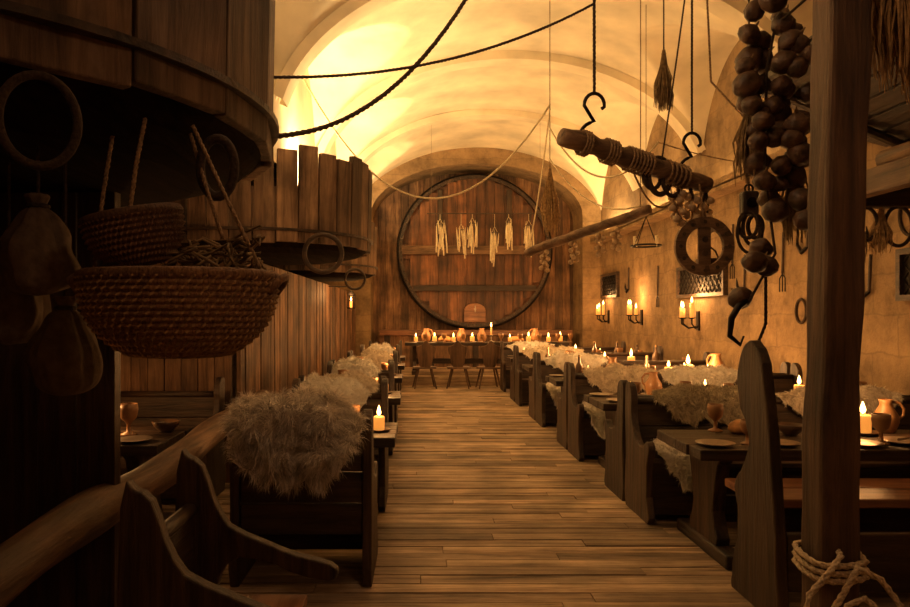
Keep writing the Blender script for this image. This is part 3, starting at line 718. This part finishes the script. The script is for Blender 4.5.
# block and coils beside the wheel
hang(2.42,5.15,2.5,.008,M_roped,'dark rope hanging from the vault with a block and coils')
pb=empty('pulley_block',(2.42,5.15,2.42),0,'dark wooden pulley block with coils of rope','pulley')
mesh(MB().box((0,0,0),(.12,.09,.18)),'block_body',M_dz,parent=pb,bev=.02)
mesh(MB().tube([(0,-.055,0),(0,.055,0)],.04,14),'sheave',M_iron,parent=pb)
mesh(MB().ring((0,0,.11),.03,.008,'Y',14,6),'eye',M_iron,parent=pb)
for x,z,r0,tt in ((2.40,2.26,.08,.014),(2.45,2.24,.1,.014),(2.42,2.20,.12,.012),(2.50,2.26,.07,.016)):
    mesh(MB().ring((0,0,0),r0,tt,'Y',26,7,.8,1.2),'rope_coil',M_roped,loc=(x,5.12+(x-2.4),z),rot=(0,0,R(-.6,.6)),smooth=True,label='dark coil of rope hung from a pulley block',category='coil',group='coils below the pulley block')
w=empty('pulley_wheel',(2.07,5.1,2.1),0,'wooden disc wheel with central slotted board','wheel')
b=MB(); n=32
for i in range(n):
    a0,a1=2*math.pi*i/n,2*math.pi*(i+1)/n; q=len(b.v)
    for y in (-.02,.02):
        for a,rr in ((a0,.215),(a1,.215),(a1,.14),(a0,.14)): b.v.append(V((rr*math.cos(a),y,rr*math.sin(a))))
    for f in ((0,1,2,3),(7,6,5,4),(0,4,5,1),(2,6,7,3)): b.f.append([q+k for k in f])
mesh(b,'wheel_rim',M_logx,parent=w)
mesh(MB().box((0,0,0),(.09,.03,.31)),'wheel_board',M_logx,parent=w,bev=.004)
for dz in (-.05,.05): mesh(MB().tube([(0,-.022,dz),(0,.022,dz)],.022,14),'wheel_hub',M_dz,parent=w)
for i in range(12):
    a=2*math.pi*i/12; mesh(MB().tube([(.177*math.cos(a),-.023,.177*math.sin(a)),(.177*math.cos(a),.023,.177*math.sin(a))],.015,8),'peg',M_dz,parent=w)
mesh(MB().tube([(0,0,.2),(-.02,.04,.46)],.008,6),'wheel_cord',M_rope,parent=w)
def garlic(loc,sc,proto=[None]):
    if proto[0]: return dup(proto[0],loc,R(0,6),sc)
    r=empty('garlic_bunch',loc,0,'bunch of pale garlic heads tied on a cord','garlic','hanging garlic bunches'); r.scale=(sc,)*3
    mesh(MB().tube([(0,0,.2),(0,0,-.2)],.008,6),'braid',M_hay,parent=r)
    for i in range(9):
        a=i*2.4; b=MB().lathe([(.001,-.03),(.022,-.025),(.034,-.005),(.03,.015),(.012,.035),(.006,.06)],12)
        mesh(b,'garlic_head',M_garlic,parent=r,loc=(.045*math.cos(a),.045*math.sin(a),.06-.03*i),rot=(.5*math.sin(a),-.5*math.cos(a),0),smooth=True)
    proto[0]=r; return r
for q in ((1.9,5.17,2.44),(2.14,5.26,2.4),(2.02,5.2,2.42),(1.8,8.18,2.38),(2.2,7.85,2.5),(1.5,8.43,2.3),(2.05,7.97,2.44)): garlic(q,.9)
def herbs(loc,h,rr,n,mat,label,kind='herb_bundle',cat_='herbs',cord=0):
    r=empty(kind,loc,0,label,cat_,'dried bundles'); b=MB()
    for i in range(n):
        a=R(0,6.28); q=R(0,1)**.5*rr; L1=h*R(.6,1)
        b.tube([(0+.01*math.cos(a),.01*math.sin(a),0),(q*.45*math.cos(a),q*.45*math.sin(a),-L1*.4),(q*math.cos(a)*1.0+R(-.01,.01),q*math.sin(a),-L1*.75),(q*math.cos(a)*R(.6,1.2),q*math.sin(a)*R(.6,1.2),-L1)],[.002,.003,.006,.002],4)
    mesh(b,'stems',mat,parent=r)
    mesh(MB().ring((0,0,-.03),.014,.006,'Z',12,6),'tie',M_rope,parent=r)
    if cord: mesh(MB().tube([(0,0,-.03),(0,0,cord)],.006,5),'cord',M_cord,parent=r)
herbs((1.95,5.6,3.72),.5,.07,120,M_herb,'dark dried herb bundle hanging upside down')
herbs((1.67,9,3.5),.9,.13,140,M_hay,'straw-coloured dried herb bundle hanging on cord')
herbs((1.93,2.8,3.31),.78,.15,420,M_hay,'bushy sheaf of dry grass hanging from the beam','grass_sheaf','grass')
herbs((2.14,2.8,3.31),.85,.2,420,M_hay,'bushy sheaf of dry grass hanging from the beam','grass_sheaf','grass')
herbs((3.72,6.0,2.53),.5,.1,120,M_herb,'dark dried herb bundle hung under the loft')
herbs((3.95,6.0,2.53),.42,.09,110,M_hay,'dry grass bundle hung under the loft')
for x,z,r0 in ((3.82,2.38,.10),(4.1,2.36,.12),(3.68,2.40,.09)):
    mesh(MB().ring((0,0,0),r0,.016,'Y',26,8,1,1.4),'rope_loop',M_roped,loc=(x,6.0,z),smooth=True,label='dark looped harness rope hung under the loft',category='rope',group='harness loops under the loft')
mesh(MB().tube([(2.05,2.95,3.31),(2.03,4.0,3.25),(1.98,4.0,3.0),(1.97,4.0,2.4),(2.03,4.0,1.95),(1.87,4.0,1.66)],.008,6),'gourd_string',M_roped,label='dark string threaded with dried gourds',category='string')
gp=[None]
G=[(1.97,3.36),(2.06,3.25),(1.9,3.22),(2.0,3.09),(2.12,3.12),(1.87,2.92),(1.98,2.94),(2.1,2.98),(1.88,2.79),(1.98,2.76),(2.11,2.83),(1.9,2.58),(2.04,2.64),(1.96,2.48),(2.11,2.5),(1.95,2.36),(2.07,2.36),(2.0,1.99),(1.88,1.9),(1.98,1.88),(1.86,1.7),(2.14,2.13),(2.16,2.7),(2.15,2.4),(1.93,3.1),(2.14,2.25),(2.03,2.2),(2.08,2.76),(1.91,2.68),(2.05,2.9),(2.14,3.22),(2.12,3.35),(1.99,2.6),(1.86,3.02),(2.19,2.6),(2.18,3.05),(2.2,2.86),(2.17,2.5),(1.93,2.85),(2.04,3.02),(2.02,2.8),(1.95,2.67),(2.07,2.58),(2.05,2.45),(2.1,2.9),(1.99,3.2),(2.08,3.14),(1.91,3.34),(2.03,2.28),(2.1,2.66)]
for i,(gx,gz) in enumerate(G):
    loc=(gx,4.0+((i*37)%7-3)*.035,gz); s=R(.72,1.05)
    if gp[0] is None:
        r=empty('dried_gourd',loc,0,'dark round dried gourd strung from a beam','gourd','string of dried gourds')
        b=MB().lathe([(.001,-.074),(.03,-.070),(.062,-.045),(.075,-.005),(.060,.040),(.03,.064),(.014,.074),(.001,.075)],24)
        for v in b.v:
            a=math.atan2(v.y,v.x); f=1+.05*math.sin(a*5)+.12*noise.noise(v*16); v.x*=f; v.y*=f
        mesh(b,'gourd_body',M_gourd,parent=r,smooth=True)
        mesh(MB().tube([(0,0,.07),(.004,0,.09),(.014,0,.105)],[.01,.007,.004],6),'stem',M_herb,parent=r)
        gp[0]=r
    else:
        r=dup(gp[0],loc,R(0,6),s); r.rotation_euler=(R(-.8,.8),R(-.8,.8),R(0,6)); r.scale=(s,s,s*R(.8,1.15))
herbs((1.93,4.1,2.9),.55,.08,90,M_herb,'dried leaves tangled among the gourds')
herbs((2.2,4.1,2.6),.6,.08,90,M_herb,'dried leaves tangled among the gourds')
pl=empty('wooden_pail',(2.17,5.26,1.9),0,'small dark wooden pail hanging by its rope','pail')
mesh(MB().lathe([(.001,0),(.07,0),(.09,.12),(.08,.12),(.065,.02),(.001,.02)],16),'pail_body',M_dz,parent=pl)
mesh(MB().ring((0,0,.08),.086,.007,'Z',24,6),'pail_hoop',M_iron,parent=pl)
mesh(MB().tube([(-.08,0,.11),(-.05,0,.18),(0,0,.22),(.05,0,.18),(.08,0,.11)],.007,6),'handle',M_roped,parent=pl)
mesh(MB().tube([(0,0,0),(-.05,0,-.03),(-.09,0,-.1),(-.1,0,-.2),(-.04,0,-.25),(-.02,0,-.2)],[.016,.02,.02,.016,.012,.006],8),'iron_gaff',M_iron,loc=(1.87,4.0,1.68),smooth=True,label='curved black iron gaff hook hanging from string',category='hook')
twist('hanging_rope',[(2.0,4.05,1.95),(2.0,4.05,1.55),(1.96,4.05,1.45),(2.0,4.05,1.3)],.01,M_roped,'dark rope tail hanging below gourds',group='hanging ropes')
for (y,z,r0) in ((8.9,1.65,.12),(7.9,2.6,.15),(6.2,2.3,.14),(9.8,2.3,.12),(6.9,2.6,.17),(8.4,2.2,.1)):
    mesh(MB().ring((0,0,0),r0,.018,'X',26,8,1,1.25),'rope_coil',M_roped,loc=(XR-.016,y,z),smooth=True,label='dark ring of coiled rope hung on the wall',category='coil',group='coils on the wall')
def tool(y,z,h,kind):
    r=empty('wall_tool',(XR-.03,y,z),0,'old iron farm tool with a wooden handle hung on the wall','tool','farm tools on the wall')
    mesh(MB().tube([(0,0,0),(0,.03,-h)],.018,8),'handle',M_dz,parent=r)
    if kind: mesh(MB().tube([(0,.03,-h),(-.01,.14,-h-.06),(-.01,.24,-h+.04),(-.01,.26,-h+.16)],[.02,.03,.022,.004],6),'blade',M_iron,parent=r)
    else:
        b=MB()
        for k in (-.07,0,.07): b.tube([(0,.03,-h),(0,.03+k,-h-.06),(0,.03+k,-h-.24)],.008,6)
        mesh(b,'tines',M_iron,parent=r)
for q in ((10.4,2.5,.5,1),(9.3,2.7,.55,0),(7.5,2.25,.4,1),(14.2,2.6,.6,0),(16.2,2.7,.5,1),(8.7,2.95,.5,1),(10.8,3.0,.6,0),(6.1,1.9,.4,0),(7.3,2.9,.5,1),(8.1,1.9,.35,1)): tool(*q)
def sconce(y,z,p):
    r=empty('wall_sconce',(XR,y,z),0,'black iron wall sconce with burning candles','sconce','wall sconces')
    mesh(MB().box((-.015,0,-.05),(.03,.12,.34)),'back_plate',M_iron,parent=r,bev=.005)
    for dy in (-.2,0,.2):
        dx=-.2 if dy else -.3
        mesh(MB().tube([(-.03,0,-.15),(dx*.6,dy*.7,-.18),(dx,dy,-.1),(dx,dy,-.02)],.014,7),'arm',M_iron,parent=r,smooth=True)
        mesh(MB().lathe([(.001,-.02),(.035,-.015),(.07,.005),(.065,.006),(.001,-.005)],16,(dx,dy,0)),'drip_pan',M_iron,parent=r,smooth=True)
        hh=.2+.06*math.sin(dy*20+y)
        mesh(MB().tube([(dx,dy,0),(dx,dy,hh)],.035,12),'candle',M_wax,parent=r,smooth=True)
        mesh(flamemesh(1.6),'flame',M_flame,parent=r,loc=(dx,dy,hh+.005),smooth=True)
    point((XR-.28,y,z+.46),p,r=.06)
sconce(12.2,1.55,52); sconce(15.3,1.6,32); sconce(18.0,1.6,24)
c=empty('iron_chandelier',(3.1,9.6,2.55),0,'small black iron candle ring hanging from a cord','chandelier')
mesh(MB().ring((0,0,0),.2,.014,'Z',30,7),'ring',M_iron,parent=c,smooth=True)
for i in range(4):
    a=i*math.pi/2+.4
    mesh(MB().tube([(.2*math.cos(a),.2*math.sin(a),0),(0,0,.4)],.006,5),'chain',M_iron,parent=c)
    mesh(MB().tube([(.2*math.cos(a),.2*math.sin(a),0),(.2*math.cos(a),.2*math.sin(a),.12)],.016,10),'candle',M_tallow,parent=c,smooth=True)
mesh(MB().tube([(0,0,.4),(0,0,vz(3.1,9.6)-2.55)],.005,5),'cord',M_rope,parent=c)
rail=empty('candle_rail',(1.45,15.45,3.84),0,'horizontal wooden rod slung on two cords','rod')
mesh(MB().tube([(-1.3,0,0),(1.3,0,0)],.012,8),'rod',M_dx,parent=rail)
for sx in (-1.2,1.2): mesh(MB().tube([(sx,0,0),(sx,0,vz(1.45+sx,15.45)-3.84)],.003,5),'cord',M_rope,parent=rail)
rg2=random.Random(11); cmesh=None
for x,dz,k in ((.43,-.02,15),(.88,-.14,12),(1.12,.0,16),(1.6,-.2,13),(1.9,.02,16),(2.33,-.05,12)):
    cb=empty('candle_bundle',(x*1.03,15.45,3.72+dz),0,'ragged bundle of pale dipped tallow candles hung by wicks','candles','hanging candle bundles')
    mesh(MB().ring((0,0,-.1),.07,.008,'Z',18,6),'hoop',M_dx,parent=cb)
    mesh(MB().tube([(0,0,.03),(.065,0,-.1)],.004,4).tube([(0,0,.03),(-.065,0,-.1)],.004,4).tube([(0,0,.03),(0,0,.12-dz)],.004,4),'cord',M_cord,parent=cb)
    for i in range(k):
        a=rg2.uniform(0,6.28); rr=rg2.uniform(.02,.12); sc=rg2.uniform(.45,1.3)
        if cmesh is None:
            o=mesh(MB().tube([(0,0,.06),(0,0,0),(0,0,-.1),(.003,0,-.3),(0,0,-.46)],[.003,.006,.013,.016,.015],7),'candle',M_tallow,parent=cb,smooth=True); cmesh=o
        else:
            o=cmesh.copy(); COL.objects.link(o); o.parent=cb
        o.location=(rr*math.cos(a),rr*math.sin(a),-.1-rg2.uniform(-.05,.16)); o.scale=(1,1,sc); o.rotation_euler=(rg2.uniform(-.1,.1),rg2.uniform(-.12,.12),0)

# ------------------------------------------------------------ baskets and gear under the near vat
def basket(loc,r,h,sx,mat,label,rows=14,handles=True,tilt=(0,0)):
    o=empty('straw_basket',loc,0,label,'basket','hanging baskets'); o.scale=(1,sx,1); o.rotation_euler=(tilt[0],tilt[1],0)
    f=lambda t: r*(.42+.58*(1-(1-t)**2.6)**.75)
    prof=[]; k=rows*6
    for i in range(k+1):
        t=i/k; prof.append((f(t)+.008*abs(math.sin(t*rows*math.pi)),h*t))
    prof=[(.001,-.004),(r*.3,-.003)]+prof+[(prof[-1][0]-.025,h-.004)]+[(max(p_[0]-.028,.002),p_[1]+.012) for p_ in prof[::-6]]+[(.001,.014)]
    mesh(MB().lathe(prof,64),'basket_body',mat,parent=o,smooth=True)
    b=MB(); n=56
    for j in range(rows):
        t=(j+.5)/rows; rr=f(t)+.007
        for i in range(n):
            a=2*math.pi*(i+.5*(j%2))/n; da=.03; b.tube([(f(j/rows)*math.cos(a-da)*1.005,f(j/rows)*math.sin(a-da)*1.005,h*j/rows+.002),((rr+.003)*math.cos(a),(rr+.003)*math.sin(a),h*t),(f((j+1)/rows)*math.cos(a+da)*1.005,f((j+1)/rows)*math.sin(a+da)*1.005,h*(j+1)/rows-.002)],.0035,4,cap=False)
    mesh(b,'stitching',M_hay if mat is M_straw else M_straw,parent=o)
    mesh(MB().ring((0,0,h),r-.005,.017,'Z',48,8),'rim',mat,parent=o,smooth=True)
    if handles:
        for s in (-1,1):
            mesh(MB().tube([(s*(r-.01),-.07,h-.05),(s*(r+.025),-.05,h-.01),(s*(r+.032),0,h+.0),(s*(r+.025),.05,h-.01),(s*(r-.01),.07,h-.05)],.012,8),'handle',mat,parent=o,smooth=True)
    return o
basket((-.72,2.1,1.475),.285,.24,.8,M_straw,'large shallow coiled straw basket hanging under the vat')
basket((-.84,2.12,1.75),.14,.15,.9,M_strawd,'small woven basket stacked above a larger one',9,False,(.1,-.18))
b=MB(); rg=random.Random(5)
for i in range(60):
    q=V((rg.uniform(-.11,.11),rg.uniform(-.08,.08),rg.uniform(0,.05))); pp=[q]
    for k in range(7):
        q=q+V((rg.uniform(-.06,.06),rg.uniform(-.04,.04),rg.uniform(-.02,.035))); q.x=max(-.15,min(.15,q.x)); q.z=max(0,min(.17,q.z)); pp.append(q)
    b.tube(pp,.0045,5)
mesh(b,'vine_tangle',M_herb,loc=(-.63,2.15,1.70),smooth=True,label='dark tangle of dried vines heaped in the basket',category='vines')
for k,(x,y,z,x1,z1) in enumerate(((-.84,2.02,1.88,-.84,2.2),(-.98,2.1,1.72,-.97,2.2),(-.47,2.1,1.72,-.72,2.2),(-.62,2.2,1.84,-.76,2.2))):
    twist('basket_rope',[(x,y,z),((x+x1)/2,y+.05,(z+z1)/2),(x1,y+.12,z1)],.007,M_rope,'rope tying baskets up to the vat',group='basket ropes')
mesh(MB().ring((0,0,0),.07,.016,'Y',26,8,.8,1.35),'horse_collar',M_roped,loc=(-.66,2.28,2.08),smooth=True,label='dark oval leather collar hung under the vat',category='collar')
mesh(MB().ring((0,0,0),.09,.012,'Y',30,8,1,1.3),'hanging_hoop',M_roped,loc=(-.98,1.8,2.1),rot=(0,0,.5),smooth=True,label='large dark leather hoop hung on the vat',category='hoop')
mesh(MB().ring((0,0,0),.17,.022,'Y',30,8),'hanging_hoop',M_dx,loc=(-.88,6.36,2.16),smooth=True,label='round wooden hoop hung on the vat',category='hoop')
mesh(MB().ring((0,0,0),.15,.02,'Y',30,8),'hanging_hoop',M_dx,loc=(-.98,10.55,2.14),smooth=True,label='round wooden hoop hung on a far vat',category='hoop')
def sack(loc,h,r,label,seed,mat,tie=.3):
    b=MB(); prof=[(.001,0),(r*.5,.01),(r*.9,h*.12),(r,h*.3),(r*.85,h*.55),(r*.5,h*.78),(r*.22,h*.88),(r*.3,h*.97),(r*.25,h)]
    pp=[prof_eval(prof,i/32) for i in range(33)]
    b.lathe([(max(.001,a),c) for a,c in pp],40)
    for v in b.v:
        a=math.atan2(v.y,v.x); f=1+.1*math.sin(a*7+seed)*(v.z/h)+.05*math.sin(a*15+seed*3)+.3*noise.noise(v*9+V((seed,0,0))); v.x*=f; v.y*=f
    r0=empty('cloth_sack',loc,0,label,'sack','hanging sacks'); 
    mesh(b,'sack_body',mat,parent=r0,smooth=True)
    mesh(MB().ring((0,0,h*.88),r*.25,.008,'Z',16,6).tube([(0,0,h*.88),(0,0,h+tie)],.006,5),'tie',M_roped,parent=r0)
sack((-1.2,2.2,1.66),.32,.11,'pale tied cloth sack hanging by the partition',1,M_cloth,.22)
sack((-1.14,2.25,1.34),.32,.11,'pale tied cloth sack hanging below another',2,M_cloth,.54)
sack((-1.38,2.35,1.5),.34,.12,'pale tied cloth sack hanging by the partition',5,M_cloth,.34)
ln=empty('candle_lantern',(-1.3,13.2,1.72),0,'small candle lantern on a bracket from the partition','lantern')
mesh(MB().lathe([(.001,0),(.08,0),(.08,.02),(.001,.02)],16).lathe([(.085,.25),(.04,.32),(.001,.34)],16),'lantern_frame',M_iron,parent=ln)
b=MB()
for i in range(6): b.tube([(.075*math.cos(i*1.047),.075*math.sin(i*1.047),.02),(.075*math.cos(i*1.047),.075*math.sin(i*1.047),.25)],.005,5)
mesh(b,'lantern_bars',M_iron,parent=ln)
mesh(MB().tube([(0,0,.02),(0,0,.14)],.025,10),'candle',M_wax,parent=ln); mesh(flamemesh(),'flame',M_flame,parent=ln,loc=(0,0,.145),smooth=True)
mesh(MB().tube([(0,0,.34),(0,0,.42),(-.43,0,.42)],.01,6),'bracket',M_iron,parent=ln)
point((-1.3,13.05,2.0),20)
for x in (.2,1.5,2.8): point((x,17.3,1.6),15,r=.08)

w=bpy.data.worlds.new('World'); bpy.context.scene.world=w; w.use_nodes=True
w.node_tree.nodes['Background'].inputs[0].default_value=(.5,.25,.1,1); w.node_tree.nodes['Background'].inputs[1].default_value=.02
bpy.context.scene.view_settings.view_transform='Standard'
cam=bpy.data.cameras.new('Camera'); co=bpy.data.objects.new('Camera',cam); COL.objects.link(co)
co.location=(0,0,1.6); co.rotation_euler=(math.pi/2,0,0)
cam.sensor_width=36; cam.lens=700*36/910; cam.shift_x=35/910; cam.shift_y=11.5/910; cam.clip_start=.05
bpy.context.scene.camera=co
